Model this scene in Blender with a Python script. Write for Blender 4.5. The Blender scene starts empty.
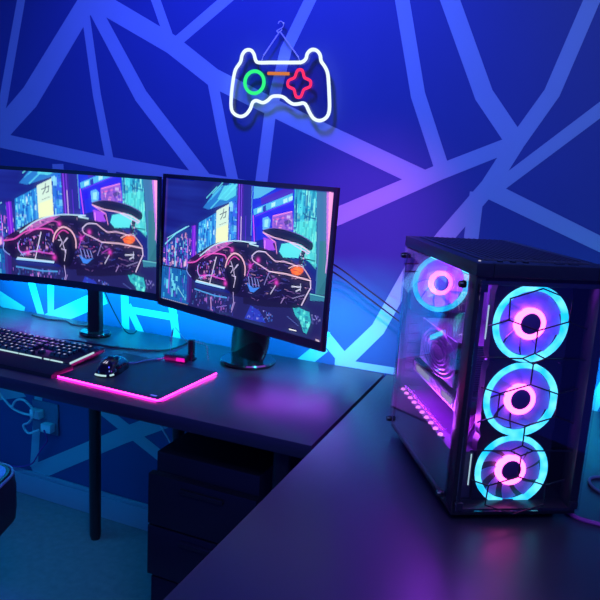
import bpy, bmesh, math, random
import numpy as np
from mathutils import Vector, Matrix
random.seed(4)
S = bpy.context.scene
C = S.collection
PI = math.pi

# ------------------------------------------------------------------ camera
CAM = np.array([0.0, -1.8292, 1.3173])
RR = np.array([[0.922, 0.382, 0.058], [0.128, -0.16, -0.979], [-0.365, 0.91, -0.196]])
yaw, pit, rol, F = -0.3811, 0.1975, -0.0595, 656.13
fw = np.array([math.sin(yaw) * math.cos(pit), math.cos(yaw) * math.cos(pit), -math.sin(pit)])
r0 = np.array([math.cos(yaw), -math.sin(yaw), 0]); d0 = np.cross(fw, r0)
rt = math.cos(rol) * r0 + math.sin(rol) * d0; dn = -math.sin(rol) * r0 + math.cos(rol) * d0
cam = bpy.data.objects.new('camera', bpy.data.cameras.new('camera'))
C.objects.link(cam)
cam.matrix_world = Matrix([[rt[0], -dn[0], -fw[0], CAM[0]], [rt[1], -dn[1], -fw[1], CAM[1]],
                           [rt[2], -dn[2], -fw[2], CAM[2]], [0, 0, 0, 1]])
cam.data.sensor_width = 36; cam.data.lens = F * 36 / 600; cam.data.clip_start = 0.02
S.camera = cam

def wall_at(u, v, y=0.0):
    d = fw + rt * (u - 300) / F + dn * (v - 300) / F
    t = (y - CAM[1]) / d[1]
    return CAM + d * t

# ------------------------------------------------------------------ materials
def lin(c):
    return tuple((x / 12.92 if x <= 0.04045 else ((x + 0.055) / 1.055) ** 2.4) for x in [k / 255 for k in c])

def principled(name, col, rough=0.5, metal=0.0, spec=0.5, noise=0.0, nscale=60, bump=0.0, stretch=(1, 1, 1), rnoise=0.0, emit=None, estr=0.0, coat=0.0):
    m = bpy.data.materials.new(name); m.use_nodes = True
    nt = m.node_tree; b = nt.nodes['Principled BSDF']
    b.inputs['Base Color'].default_value = (*col, 1); b.inputs['Roughness'].default_value = rough
    b.inputs['Metallic'].default_value = metal; b.inputs['Specular IOR Level'].default_value = spec
    b.inputs['Coat Weight'].default_value = coat
    if emit:
        b.inputs['Emission Color'].default_value = (*emit, 1); b.inputs['Emission Strength'].default_value = estr
    if noise or bump or rnoise:
        tc = nt.nodes.new('ShaderNodeTexCoord'); mp = nt.nodes.new('ShaderNodeMapping')
        mp.inputs['Scale'].default_value = stretch
        n = nt.nodes.new('ShaderNodeTexNoise'); n.inputs['Scale'].default_value = nscale; n.inputs['Detail'].default_value = 5
        nt.links.new(tc.outputs['Object'], mp.inputs['Vector']); nt.links.new(mp.outputs['Vector'], n.inputs['Vector'])
        if noise:
            mx = nt.nodes.new('ShaderNodeMix'); mx.data_type = 'RGBA'
            mx.inputs[6].default_value = (*[c * (1 - noise) for c in col], 1)
            mx.inputs[7].default_value = (*[min(1, c * (1 + noise)) for c in col], 1)
            nt.links.new(n.outputs['Fac'], mx.inputs[0]); nt.links.new(mx.outputs[2], b.inputs['Base Color'])
        if rnoise:
            mr = nt.nodes.new('ShaderNodeMapRange')
            mr.inputs[1].default_value = 0.3; mr.inputs[2].default_value = 0.7
            mr.inputs[3].default_value = max(0.02, rough - rnoise); mr.inputs[4].default_value = min(1, rough + rnoise)
            nt.links.new(n.outputs['Fac'], mr.inputs[0]); nt.links.new(mr.outputs[0], b.inputs['Roughness'])
        if bump:
            bp = nt.nodes.new('ShaderNodeBump'); bp.inputs['Strength'].default_value = bump; bp.inputs['Distance'].default_value = 0.002
            nt.links.new(n.outputs['Fac'], bp.inputs['Height']); nt.links.new(bp.outputs['Normal'], b.inputs['Normal'])
    return m

def emission(name, col, strength):
    m = bpy.data.materials.new(name); m.use_nodes = True
    nt = m.node_tree; nt.nodes.clear()
    o = nt.nodes.new('ShaderNodeOutputMaterial'); e = nt.nodes.new('ShaderNodeEmission')
    e.inputs['Color'].default_value = (*col, 1); e.inputs['Strength'].default_value = strength
    nt.links.new(e.outputs[0], o.inputs[0])
    return m

def glass(name, tint, base=0.04, edge=0.8, rough=0.0):
    m = bpy.data.materials.new(name); m.use_nodes = True
    nt = m.node_tree; nt.nodes.clear()
    o = nt.nodes.new('ShaderNodeOutputMaterial'); t = nt.nodes.new('ShaderNodeBsdfTransparent')
    g = nt.nodes.new('ShaderNodeBsdfGlossy'); g.inputs['Roughness'].default_value = rough
    t.inputs['Color'].default_value = (*tint, 1)
    lw = nt.nodes.new('ShaderNodeLayerWeight'); lw.inputs['Blend'].default_value = 0.5
    p = nt.nodes.new('ShaderNodeMath'); p.operation = 'POWER'; p.inputs[1].default_value = 3.0
    mr = nt.nodes.new('ShaderNodeMapRange'); mr.inputs[3].default_value = base; mr.inputs[4].default_value = edge
    mx = nt.nodes.new('ShaderNodeMixShader')
    nt.links.new(lw.outputs['Facing'], p.inputs[0]); nt.links.new(p.outputs[0], mr.inputs[0])
    nt.links.new(mr.outputs[0], mx.inputs[0]); nt.links.new(t.outputs[0], mx.inputs[1]); nt.links.new(g.outputs[0], mx.inputs[2])
    nt.links.new(mx.outputs[0], o.inputs[0])
    return m

def translucent(name, col):
    m = bpy.data.materials.new(name); m.use_nodes = True
    nt = m.node_tree; nt.nodes.clear()
    o = nt.nodes.new('ShaderNodeOutputMaterial'); t = nt.nodes.new('ShaderNodeBsdfTranslucent'); d = nt.nodes.new('ShaderNodeBsdfDiffuse')
    g = nt.nodes.new('ShaderNodeBsdfGlossy'); g.inputs['Roughness'].default_value = 0.25
    for n in (t, d): n.inputs['Color'].default_value = (*col, 1)
    a = nt.nodes.new('ShaderNodeMixShader'); a.inputs[0].default_value = 0.35
    b = nt.nodes.new('ShaderNodeMixShader'); b.inputs[0].default_value = 0.02
    nt.links.new(d.outputs[0], a.inputs[1]); nt.links.new(t.outputs[0], a.inputs[2])
    nt.links.new(a.outputs[0], b.inputs[1]); nt.links.new(g.outputs[0], b.inputs[2]); nt.links.new(b.outputs[0], o.inputs[0])
    return m

M = {}
M['wall'] = principled('navy_wall_paint', (0.045, 0.085, 0.25), 0.55, spec=0.3, noise=0.05, nscale=8, bump=0.05)
M['stripe'] = principled('pale_blue_stripe_paint', (0.31, 0.50, 0.56), 0.55, spec=0.3, noise=0.05, nscale=8)
M['desk'] = principled('black_wood_laminate', (0.028, 0.026, 0.042), 0.36, spec=0.8, noise=0.15, nscale=9, stretch=(3, 40, 30), rnoise=0.02, bump=0.006)
M['desk2'] = principled('black_wood_laminate_lengthwise', (0.028, 0.026, 0.042), 0.36, spec=0.8, noise=0.15, nscale=9, stretch=(40, 3, 30), rnoise=0.02, bump=0.006)
M['black'] = principled('black_plastic', (0.012, 0.011, 0.022), 0.4, noise=0.15, nscale=90)
M['gloss'] = principled('gloss_black_plastic', (0.010, 0.010, 0.014), 0.12, noise=0.1, nscale=40, coat=0.4)
M['steel'] = principled('black_painted_steel', (0.020, 0.020, 0.026), 0.35, metal=0.2, noise=0.15, nscale=60)
M['inner'] = principled('case_inner_steel', (0.07, 0.06, 0.10), 0.45, metal=0.1, noise=0.15, nscale=50)
M['mesh'] = principled('black_dust_mesh', (0.05, 0.048, 0.08), 0.45, noise=0.3, nscale=250, bump=0.2)
M['hub'] = principled('violet_fan_hub', (0.05, 0.022, 0.16), 0.6, noise=0.1, nscale=60)
M['swirl'] = principled('grey_swirl_cover', (0.34, 0.32, 0.42), 0.35, metal=0.2, noise=0.2, nscale=60)
M['rubber'] = principled('black_rubber', (0.010, 0.010, 0.012), 0.8, noise=0.1, nscale=80)
M['padcloth'] = principled('mouse_pad_surface', (0.022, 0.024, 0.032), 0.55, noise=0.2, nscale=300, bump=0.05)
M['cable'] = principled('dark_cable_sheath', (0.012, 0.013, 0.022), 0.5, noise=0.1, nscale=100)
M['bluecable'] = principled('blue_grey_cable_sheath', (0.16, 0.19, 0.30), 0.5, noise=0.1, nscale=100)
M['whitecable'] = principled('white_cable_sheath', (0.75, 0.75, 0.78), 0.5, noise=0.05, nscale=100)
M['magcable'] = principled('magenta_cable_sheath', (0.5, 0.06, 0.35), 0.5, noise=0.1, nscale=100)
M['white'] = principled('white_plastic', (0.85, 0.86, 0.88), 0.45, noise=0.05, nscale=60)
M['floor'] = principled('grey_floor', (0.17, 0.24, 0.26), 0.6, noise=0.25, nscale=40, bump=0.15)
M['base'] = principled('painted_baseboard', (0.35, 0.42, 0.5), 0.45, noise=0.05, nscale=20)
M['ceiling'] = principled('ceiling_paint', (0.3, 0.32, 0.38), 0.8, noise=0.05, nscale=20)
M['leather'] = principled('chair_leatherette', (0.02, 0.022, 0.028), 0.38, noise=0.2, nscale=150, bump=0.15)
M['lit_leather'] = principled('chair_lit_leather', (0.14, 0.34, 0.65), 0.45, noise=0.15, nscale=150, bump=0.1)  # blue light falling on the dark seat top, put into the colour
M['chrome'] = principled('brushed_metal', (0.55, 0.55, 0.6), 0.25, metal=1.0, noise=0.1, nscale=120)
M['silver'] = principled('silver_heatsink', (0.6, 0.62, 0.7), 0.3, metal=0.8, noise=0.25, nscale=200)
M['blade'] = translucent('frosted_fan_blade', (0.45, 0.50, 0.97))
M['caseglass'] = glass('tempered_glass', (0.93, 0.93, 0.97), 0.05, 1.0)
M['acrylic'] = glass('clear_acrylic', (0.86, 0.87, 0.90), 0.04, 0.5)
M['cyan'] = emission('cyan_led', (0.05, 0.72, 0.95), 3.0)
_n = M['cyan'].node_tree; _e = [n for n in _n.nodes if n.type == 'EMISSION'][0]
_t = _n.nodes.new('ShaderNodeTexCoord'); _x = _n.nodes.new('ShaderNodeTexNoise'); _x.inputs['Scale'].default_value = 38; _x.inputs['Detail'].default_value = 1
_r = _n.nodes.new('ShaderNodeValToRGB'); _r.color_ramp.elements[0].position = .35; _r.color_ramp.elements[1].position = .68
_r.color_ramp.elements[0].color = (.006, .30, .56, 1); _r.color_ramp.elements[1].color = (.09, .46, .62, 1)
_n.links.new(_t.outputs['Object'], _x.inputs['Vector']); _n.links.new(_x.outputs['Fac'], _r.inputs['Fac']); _n.links.new(_r.outputs['Color'], _e.inputs['Color'])
M['pinkled'] = emission('pink_led', (1.0, 0.105, 0.60), 7.0)
M['stripled'] = emission('pale_pink_led', (1.0, 0.30, 0.90), 2.6)
M['magled'] = emission('magenta_led', (1.0, 0.014, 0.46), 20.0)
M['whiteneon'] = emission('white_neon', (0.80, 0.95, 1.0), 1.1)
M['greenneon'] = emission('green_neon', (0.03, 0.85, 0.22), 1.15)
M['redneon'] = emission('red_neon', (1.0, 0.03, 0.14), 1.15)
M['orangeneon'] = emission('orange_neon', (0.9, 0.26, 0.07), 0.75)
M['keylight'] = emission('key_backlight', (0.75, 0.70, 0.95), 0.75)
M['barlight'] = emission('pale_light_bar', (0.55, 0.85, 0.92), 0.85)
M['strip'] = emission('blue_cyan_led_strip', (0.02, 0.55, 1.0), 3.0)

# ------------------------------------------------------------------ helpers
def new(): return bmesh.new()

def box(bm, x0, x1, y0, y1, z0, z1, bev=0.0, mat=None, mi=0):
    r = bmesh.ops.create_cube(bm, size=1.0)
    vs = r['verts']
    for v in vs:
        v.co = Vector(((x0 + x1) / 2 + v.co.x * (x1 - x0), (y0 + y1) / 2 + v.co.y * (y1 - y0), (z0 + z1) / 2 + v.co.z * (z1 - z0)))
    fs = set(f for v in vs for f in v.link_faces)
    if bev:
        es = list(set(e for v in vs for e in v.link_edges))
        r2 = bmesh.ops.bevel(bm, geom=es, offset=bev, segments=2, affect='EDGES', profile=0.6)
        vs = list(set(v for f in r2['faces'] for v in f.verts) | set(v for v in vs if v.is_valid))
        fs = set(f for v in vs for f in v.link_faces)
    for f in fs: f.material_index = mi
    if mat: bmesh.ops.transform(bm, matrix=mat, verts=[v for v in vs if v.is_valid])
    return vs

def tube(bm, pts, r, seg=8, closed=False, mi=0, caps=True):
    pts = [Vector(p) for p in pts]; n = len(pts); rings = []
    rad = r if isinstance(r, (list, tuple)) else [r] * n
    prev = None
    for i, p in enumerate(pts):
        if closed: t = pts[(i + 1) % n] - pts[i - 1]
        else: t = pts[min(i + 1, n - 1)] - pts[max(i - 1, 0)]
        t.normalize()
        if prev is None:
            a = Vector((0, 0, 1)) if abs(t.z) < 0.9 else Vector((0, 1, 0))
            u = t.cross(a).normalized()
        else:
            u = (prev - t * prev.dot(t))
            u = u.normalized() if u.length > 1e-6 else t.orthogonal().normalized()
        prev = u; w = t.cross(u)
        rings.append([bm.verts.new(p + (u * math.cos(2 * PI * k / seg) + w * math.sin(2 * PI * k / seg)) * rad[i]) for k in range(seg)])
    for i in range(n if closed else n - 1):
        A, B = rings[i], rings[(i + 1) % n]
        for k in range(seg):
            f = bm.faces.new((A[k], A[(k + 1) % seg], B[(k + 1) % seg], B[k])); f.smooth = True; f.material_index = mi
    if not closed and caps:
        f = bm.faces.new(rings[0][::-1]); f.material_index = mi
        f = bm.faces.new(rings[-1]); f.material_index = mi

def smooth_path(pts, n=10, closed=False):
    P = [Vector(p) for p in pts]; out = []; m = len(P)
    for i in range(m if closed else m - 1):
        a = P[(i - 1) % m] if closed else P[max(i - 1, 0)]
        b = P[i]; c = P[(i + 1) % m]
        d = P[(i + 2) % m] if closed else P[min(i + 2, m - 1)]
        for k in range(n):
            t = k / n
            out.append(0.5 * (2 * b + (c - a) * t + (2 * a - 5 * b + 4 * c - d) * t * t + (3 * b - a - 3 * c + d) * t ** 3))
    if not closed: out.append(P[-1])
    return out

def lathe(bm, prof, seg=32, mat=None, mi=0):
    rings = []
    for r, z in prof:
        if r < 1e-6: rings.append([bm.verts.new((0, 0, z))])
        else: rings.append([bm.verts.new((r * math.cos(2 * PI * k / seg), r * math.sin(2 * PI * k / seg), z)) for k in range(seg)])
    for A, B in zip(rings, rings[1:]):
        for k in range(seg):
            q = [A[k % len(A)], A[(k + 1) % len(A)], B[(k + 1) % len(B)], B[k % len(B)]]
            q = list(dict.fromkeys(q))
            if len(q) > 2:
                f = bm.faces.new(q); f.smooth = True; f.material_index = mi
    vs = [v for R in rings for v in R]
    if mat: bmesh.ops.transform(bm, matrix=mat, verts=vs)
    return vs

def prism(bm, poly, y0, y1, mi=0, mat=None):
    """polygon in x,z extruded along y"""
    A = [bm.verts.new((x, y0, z)) for x, z in poly]; B = [bm.verts.new((x, y1, z)) for x, z in poly]
    n = len(poly)
    fs = [bm.faces.new(A), bm.faces.new(B[::-1])]
    for k in range(n): fs.append(bm.faces.new((A[k], B[k], B[(k + 1) % n], A[(k + 1) % n])))
    for f in fs: f.material_index = mi
    if mat: bmesh.ops.transform(bm, matrix=mat, verts=A + B)
    return A + B

def ringprism(bm, outer, inner, y0, y1, mi=0):
    n = len(outer)
    L = [[bm.verts.new((x, y, z)) for x, z in P] for P, y in ((outer, y0), (inner, y0), (inner, y1), (outer, y1))]
    for i in range(4):
        A, B = L[i], L[(i + 1) % 4]
        for k in range(n):
            f = bm.faces.new((A[k], A[(k + 1) % n], B[(k + 1) % n], B[k])); f.material_index = mi

def circ(r, n=48, cx=0, cz=0): return [(cx + r * math.cos(2 * PI * k / n), cz + r * math.sin(2 * PI * k / n)) for k in range(n)]

def squarish(h, n=48, cx=0, cz=0, rr=0.01):
    out = []
    for k in range(n):
        a = 2 * PI * k / n; c, s = math.cos(a), math.sin(a)
        d = h / max(abs(c), abs(s)); out.append((cx + c * min(d, h * 1.34), cz + s * min(d, h * 1.34)))
    return out

def obj(name, bm, mats, parent=None, shade=False):
    bmesh.ops.recalc_face_normals(bm, faces=bm.faces)
    me = bpy.data.meshes.new(name); bm.to_mesh(me); bm.free()
    for m in (mats if isinstance(mats, list) else [mats]): me.materials.append(m)
    if shade:
        for p in me.polygons: p.use_smooth = True
    me.set_sharp_from_angle(angle=math.radians(42))
    o = bpy.data.objects.new(name, me); C.objects.link(o)
    if parent: o.parent = parent
    return o

def tag(o, label, cat, group=None):
    o['label'] = label; o['category'] = cat
    if group: o['group'] = group
    return o

def thing(name, label, cat, loc, rz=0.0, group=None):
    o = bpy.data.objects.new(name, None); C.objects.link(o)
    o.empty_display_size = 0.05
    o.location = loc; o.rotation_euler = (0, 0, rz)
    return tag(o, label, cat, group)

def struct(name, bm, mats):
    o = obj(name, bm, mats); o['kind'] = 'structure'; return o

def cable(name, pts, r, mat, label, n=10, cat='cable', group=None):
    bm = new(); tube(bm, smooth_path(pts, n), r, 8)
    return tag(obj(name, bm, mat), label, cat, group)

# ------------------------------------------------------------------ the room
bm = new()
box(bm, -3.2, 1.6, 0.0, 0.10, 0.0, 2.6)
STRIPES = [
 ([(20.5, -14), (3.5, 100), (-14, 180)], 9), ([(97, -14), (30, 97), (-14, 133)], 14), ([(84, 2), (97, 95), (112, 172), (126, 262)], 10),
 ([(93, -8), (141, 96), (206, 181), (285, 284)], 15), ([(80, -12), (108, 7), (171, 44), (214, 78), (300, 121), (425, 180)], 17),
 ([(154, -14), (172, 46)], 11), ([(242, -14), (172, 46)], 13), ([(212, 78), (222, 130), (234, 185), (255, 285)], 12),
 ([(317, -14), (286, 50), (270, 115), (261, 185), (247, 290)], 13), ([(400, -14), (418, 95), (443, 172)], 14.5), ([(445, -14), (484, 95), (515, 141)], 18),
 ([(598, -14), (552, 93), (517, 142), (489, 186), (444, 238), (425, 262)], 17), ([(519, 141), (440, 172), (336, 217), (180, 288)], 15),
 ([(632, 86), (495, 189)], 17), ([(483, 187), (600, 244), (640, 262)], 18), ([(477, 192), (471, 240), (465, 330)], 14),
 ([(-14, 143), (100, 162), (200, 179), (300, 196)], 12), ([(58, 164), (64, 262)], 14),
 ([(345, 361), (378, 329), (412, 268), (430, 240)], 14), ([(310, 318), (345, 361)], 13), ([(335, 361.5), (400, 372)], 7),
 ([(-14, 295), (24, 314)], 10), ([(28, 270), (42, 318)], 9), ([(51, 270), (51, 320)], 8), ([(48, 321), (105, 296)], 12), ([(94, 270), (91, 326)], 8),
 ([(124, 270), (126, 334)], 9), ([(128, 305), (143, 337)], 8), ([(126, 309), (178, 318)], 6), ([(171, 296), (177, 340)], 9), ([(299, 366), (324, 346)], 12),
 ([(-8, 420), (20, 388)], 12), ([(39, 392), (34, 468)], 9), ([(34, 473), (122, 436), (165, 420)], 13), ([(98, 406), (162, 457)], 12),
 ([(590, 410), (640, 330)], 14),
]
def lengthen(a, b):      # carry a stripe on past the edge of the view, to the wall's own edges
    if -8 < b[0] < 608 and -8 < b[1] < 608: return b
    dx, dy = b[0] - a[0], b[1] - a[1]; L = math.hypot(dx, dy)
    return (b[0] + dx / L * 330, b[1] + dy / L * 330)
for si, (pl, w) in enumerate(STRIPES):
    pl = [lengthen(pl[1], pl[0])] + pl[1:-1] + [lengthen(pl[-2], pl[-1])]
    P = [Vector((wall_at(u, v)[0], wall_at(u, v)[2])) for u, v in pl]
    hw = w / 2 * (math.hypot(*(P[0] - P[1])) / math.hypot(pl[0][0] - pl[1][0], pl[0][1] - pl[1][1]))
    hws = []
    for i in range(len(P)):
        j = min(i, len(P) - 2)
        hws.append(w / 2 * (P[j] - P[j + 1]).length / math.hypot(pl[j][0] - pl[j + 1][0], pl[j][1] - pl[j + 1][1]))
    vs = []
    y = -0.0004 - 0.00003 * si
    for i, p in enumerate(P):
        a = (P[i] - P[i - 1]).normalized() if i else None
        b = (P[i + 1] - P[i]).normalized() if i < len(P) - 1 else None
        t = ((a or b) + (b or a)).normalized(); nrm = Vector((-t.y, t.x))
        k = hws[i] / max(0.4, nrm.dot(Vector((-(b or a).y, (b or a).x))))
        vs.append((p + nrm * k, p - nrm * k))
    V = [[bm.verts.new((min(1.6, max(-3.2, q.x)), y, min(2.6, max(q.y, 0.0)))) for q in pr] for pr in vs]
    for A, B in zip(V, V[1:]):
        f = bm.faces.new((A[0], A[1], B[1], B[0])); f.material_index = 1
struct('wall_back', bm, [M['wall'], M['stripe']])
bm = new(); box(bm, -3.2, 1.6, -3.2, 0.10, -0.10, 0.0); struct('floor', bm, M['floor'])
bm = new(); box(bm, -3.2, 1.6, -3.2, 0.10, 2.6, 2.7); struct('ceiling', bm, M['ceiling'])
bm = new(); box(bm, -3.2, 1.6, -0.014, -0.002, 0.0, 0.085, 0.003); box(bm, -3.2, 1.6, -0.010, -0.002, 0.085, 0.10, 0.002)
struct('baseboard_back', bm, M['base'])

# ------------------------------------------------------------------ desks
ZT = 0.74
def leg(x, y, zt, parent, r=0.02):
    bm = new()
    lathe(bm, [(0, 0), (r * .8, 0), (r * .85, 0.006), (r * .95, 0.012), (r, 0.02), (r, zt - 0.005), (r * 1.6, zt - 0.004), (r * 1.6, zt), (0, zt)], 20, Matrix.Translation((x, y, 0)))
    return obj('leg', bm, M['steel'], parent)
d1 = thing('desk', 'long black-topped desk along the striped wall, under both monitors', 'desk', (-1.448, -0.305, 0))
bm = new(); box(bm, -1.0, 1.0, -0.292, 0.294, ZT - 0.034, ZT, 0.0015); obj('desktop', bm, M['desk'], d1)
for x, y in ((-0.93, -0.24), (-0.93, 0.24), (0.047, 0.171), (0.915, -0.245), (0.90, 0.2), (0.36, 0.2)):
    leg(x, y, ZT - 0.034, d1)
d2 = thing('desk', 'black side desk meeting the long desk at a seam, with the computer tower on it', 'desk', (-0.04, -0.80, 0))
bm = new(); box(bm, -0.3995, 0.42, -0.75, 0.788, ZT - 0.034, ZT, 0.0015); obj('desktop', bm, M['desk2'], d2)
for x, y in ((-0.33, -0.68), (0.35, -0.68), (-0.30, 0.72), (0.35, 0.72)): leg(x, y, ZT - 0.034, d2)

# ------------------------------------------------------------------ screen picture (neon street with a sports car)
GW, GH, SSN = 256, 144, 2
PW, PH = GW * SSN, GH * SSN
QUAD = [(160.3, 176.7), (333.3, 187.5), (320.8, 345.8), (159.2, 298.3)]
def homography(src, dst):
    A = []; b = []
    for (x, y), (u, v) in zip(src, dst):
        A.append([x, y, 1, 0, 0, 0, -u * x, -u * y]); b.append(u)
        A.append([0, 0, 0, x, y, 1, -v * x, -v * y]); b.append(v)
    h = np.linalg.solve(np.array(A, float), np.array(b, float))
    return np.append(h, 1).reshape(3, 3)
HM = homography(QUAD, [(0, 0), (PW, 0), (PW, PH), (0, PH)])
def T(pts):
    P = np.array(pts, float); q = np.c_[P, np.ones(len(P))] @ HM.T
    return q[:, :2] / q[:, 2:]
a_ = lambda *p: [(150 + x / 6, 165 + y / 6) for x, y in p]
b_ = lambda *p: [(150 + x / 6, 240 + y / 6) for x, y in p]
c_ = lambda *p: [(240 + x / 6, 170 + y / 6) for x, y in p]
d_ = lambda *p: [(240 + x / 6, 255 + y / 6) for x, y in p]
IMG = np.zeros((PH, PW, 3)); YY, XX = np.mgrid[0:PH, 0:PW] + 0.5
rng = np.random.default_rng(7)
def blend(mask, col): IMG[:] = IMG * (1 - mask[..., None]) + np.array(lin(col)) * mask[..., None]
def pmask(P):
    x0, x1 = int(max(0, P[:, 0].min() - 1)), int(min(PW, P[:, 0].max() + 2)); y0, y1 = int(max(0, P[:, 1].min() - 1)), int(min(PH, P[:, 1].max() + 2))
    m = np.zeros((PH, PW))
    if x1 <= x0 or y1 <= y0: return m
    X, Y = XX[y0:y1, x0:x1], YY[y0:y1, x0:x1]; ins = np.zeros(X.shape, bool)
    for (xa, ya), (xb, yb) in zip(P, np.roll(P, -1, 0)):
        if ya == yb: continue
        ins ^= ((Y < ya) != (Y < yb)) & (X < (xb - xa) * (Y - ya) / (yb - ya) + xa)
    m[y0:y1, x0:x1] = ins; return m
def poly(pts, col, al=1.0): blend(pmask(T(pts)) * al, col)
def line(pts, col, w=1.0, al=1.0):
    P = T(pts); D = np.full((PH, PW), 1e9); w = w * 0.8
    for (xa, ya), (xb, yb) in zip(P[:-1], P[1:]):
        dx, dy = xb - xa, yb - ya; L = dx * dx + dy * dy + 1e-9
        t = np.clip(((XX - xa) * dx + (YY - ya) * dy) / L, 0, 1)
        D = np.minimum(D, np.hypot(XX - xa - t * dx, YY - ya - t * dy))
    blend(np.clip(w - D + 0.5, 0, 1) * al, col)
def glow(pt, r, col, al=0.8):
    P = T([pt])[0]; blend(np.exp(-((XX - P[0]) ** 2 + (YY - P[1]) ** 2) / (r * 2.6) ** 2) * al, col)
def scatter(pts, n, cols, wmax=5, hmax=10, al=0.85):
    P = T(pts); m = pmask(P); ys, xs = np.nonzero(m)
    for _ in range(n):
        i = rng.integers(len(xs)); w = rng.uniform(1, wmax); h = rng.uniform(1, hmax)
        mm = m * (abs(XX - xs[i]) < w / 2) * (abs(YY - ys[i]) < h / 2)
        blend(mm * al * rng.uniform(.4, 1), cols[rng.integers(len(cols))])
def sm(pts, n=6): return [tuple(v)[:2] for v in smooth_path([(x, y, 0) for x, y in pts], n)]

IMG[:] = np.array(lin((22, 26, 118)))
for _ in range(40):
    x = rng.uniform(0, 120); y = rng.uniform(0, 140)
    blend(np.exp(-((XX - x) / 60) ** 2 - ((YY - y) / 5) ** 2) * .35, (30, 45, 150))
# cyan beam across the upper sky
poly(a_((285, 250), (375, 115), (490, 95), (492, 185), (430, 220), (320, 262)), (45, 130, 215), .75)
for k in range(26):
    x = rng.uniform(300, 470); y = 240 - (x - 300) * .55 + rng.uniform(-60, 40)
    line(a_((x, y), (x + 60, y - 70)), [(110, 235, 245), (70, 190, 235), (40, 120, 210)][k % 3], rng.uniform(.5, 1.8), .7)
poly(a_((370, 195), (410, 112), (482, 100), (482, 170), (425, 205)), (95, 225, 235), .7)
# distant skyline with small lights
poly(a_((62, 480), (110, 430), (190, 385), (245, 360), (262, 560), (230, 620), (62, 640)), (25, 50, 140))
line(a_((70, 475), (130, 410), (190, 372)), (110, 220, 240), 2.2); line(a_((80, 440), (150, 395), (205, 365)), (150, 230, 250), 1.0)
scatter(a_((62, 500), (190, 395), (245, 380), (255, 600), (62, 640)), 190, [(230, 130, 240), (120, 220, 255), (60, 60, 220), (255, 220, 250), (150, 60, 230), (40, 150, 230), (255, 180, 220), (20, 20, 90)], 7, 16)
for x in (80, 105, 130, 150, 200): line(a_((x, 440), (x, 620)), [(40, 20, 120), (130, 210, 255), (180, 80, 240)][int(x) % 3], 1.2)
poly(a_((222, 365), (246, 360), (250, 600), (226, 600)), (110, 30, 210)); line(a_((236, 362), (238, 600)), (200, 90, 255), .8)
# shop front with white sign
poly(a_((262, 345), (368, 278), (368, 470), (300, 520), (258, 560)), (35, 130, 215))
for k in range(9):
    x = 270 + k * 11; line(a_((x, 345 - k * 7), (x, 520)), [(110, 225, 245), (30, 90, 190), (60, 170, 230)][k % 3], 1.4, .8)
scatter(a_((262, 350), (368, 290), (368, 460), (262, 540)), 80, [(130, 240, 250), (20, 60, 170), (200, 240, 255), (60, 170, 230)], 8, 14)
poly(a_((366, 268), (440, 225), (440, 455), (366, 475)), (205, 232, 215)); poly(a_((366, 380), (440, 350), (440, 455), (366, 475)), (235, 240, 185), .8)
G = (45, 40, 90)
line(a_((388, 292), (426, 272)), G, 1.2); line(a_((424, 272), (421, 305), (410, 312)), G, 1.2); line(a_((410, 256), (405, 295), (392, 322)), G, 1.2)
line(a_((387, 356), (396, 352)), G, .7); line(a_((400, 350), (410, 346)), G, .7); line(a_((414, 344), (426, 339)), G, .7)
poly(a_((441, 205), (492, 178), (492, 445), (441, 455)), (30, 105, 210)); scatter(a_((441, 215), (492, 190), (492, 445), (441, 455)), 45, [(70, 190, 240), (20, 50, 160), (60, 90, 230), (140, 220, 250)], 12, 20)
# street pole and dark wall
poly(a_((490, 92), (528, 94), (528, 460), (490, 455)), (62, 25, 150)); line(a_((501, 95), (503, 450)), (150, 60, 255), 1.4); line(a_((517, 300), (517, 450)), (230, 200, 255), 1.2); line(a_((516, 95), (517, 300)), (130, 80, 240), 1.0)
poly(a_((528, 94), (600, 98), (600, 470), (528, 460)), (40, 34, 140)); poly(a_((578, 110), (600, 110), (600, 420), (578, 420)), (110, 190, 235), .7)
line(a_((545, 300), (545, 455)), (90, 40, 210), 1.6, .8)
# bright shop on the right
poly(c_((42, 78), (320, 95), (318, 360), (42, 430)), (30, 40, 215))
poly(c_((50, 80), (190, 88), (90, 150), (50, 160)), (85, 175, 225)); poly(c_((95, 155), (235, 92), (300, 96), (300, 118), (100, 195)), (70, 30, 185))
poly(c_((50, 225), (292, 118), (292, 165), (54, 262)), (80, 180, 228)); 
for x, y in ((75, 222), (160, 186), (235, 160), (268, 145)): poly(c_((x, y), (x + 26, y - 12), (x + 26, y + 14), (x, y + 26)), (175, 235, 245))
poly(c_((110, 205), (128, 197), (128, 235), (110, 243)), (40, 40, 170))
poly(c_((60, 270), (300, 170), (300, 240), (62, 340)), (38, 20, 225)); line(c_((62, 268), (290, 170)), (110, 40, 250), 1.0)
poly(c_((168, 262), (292, 232), (302, 352), (168, 352)), (150, 90, 205)); line(c_((175, 265), (290, 235)), (250, 140, 220), 1.2); line(c_((175, 290), (240, 275)), (235, 110, 190), 1.4)
scatter(c_((180, 280), (292, 245), (300, 350), (180, 350)), 40, [(210, 190, 240), (90, 60, 190), (240, 140, 210), (60, 60, 170)], 10, 10)
poly(c_((240, 300), (270, 285), (290, 300), (250, 322)), (60, 50, 120), .8)
poly(c_((108, 280), (140, 268), (158, 290), (150, 350), (110, 352)), (95, 175, 240)); poly(c_((120, 290), (146, 285), (140, 335), (120, 335)), (150, 225, 250))
line(c_((50, 265), (60, 425)), (220, 80, 250), 1.4); line(c_((65, 340), (68, 425)), (40, 20, 180), 2); poly(c_((115, 400), (185, 420), (190, 480), (120, 480)), (160, 70, 230)); line(c_((125, 420), (125, 470)), (255, 160, 250), 1.2)
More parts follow.
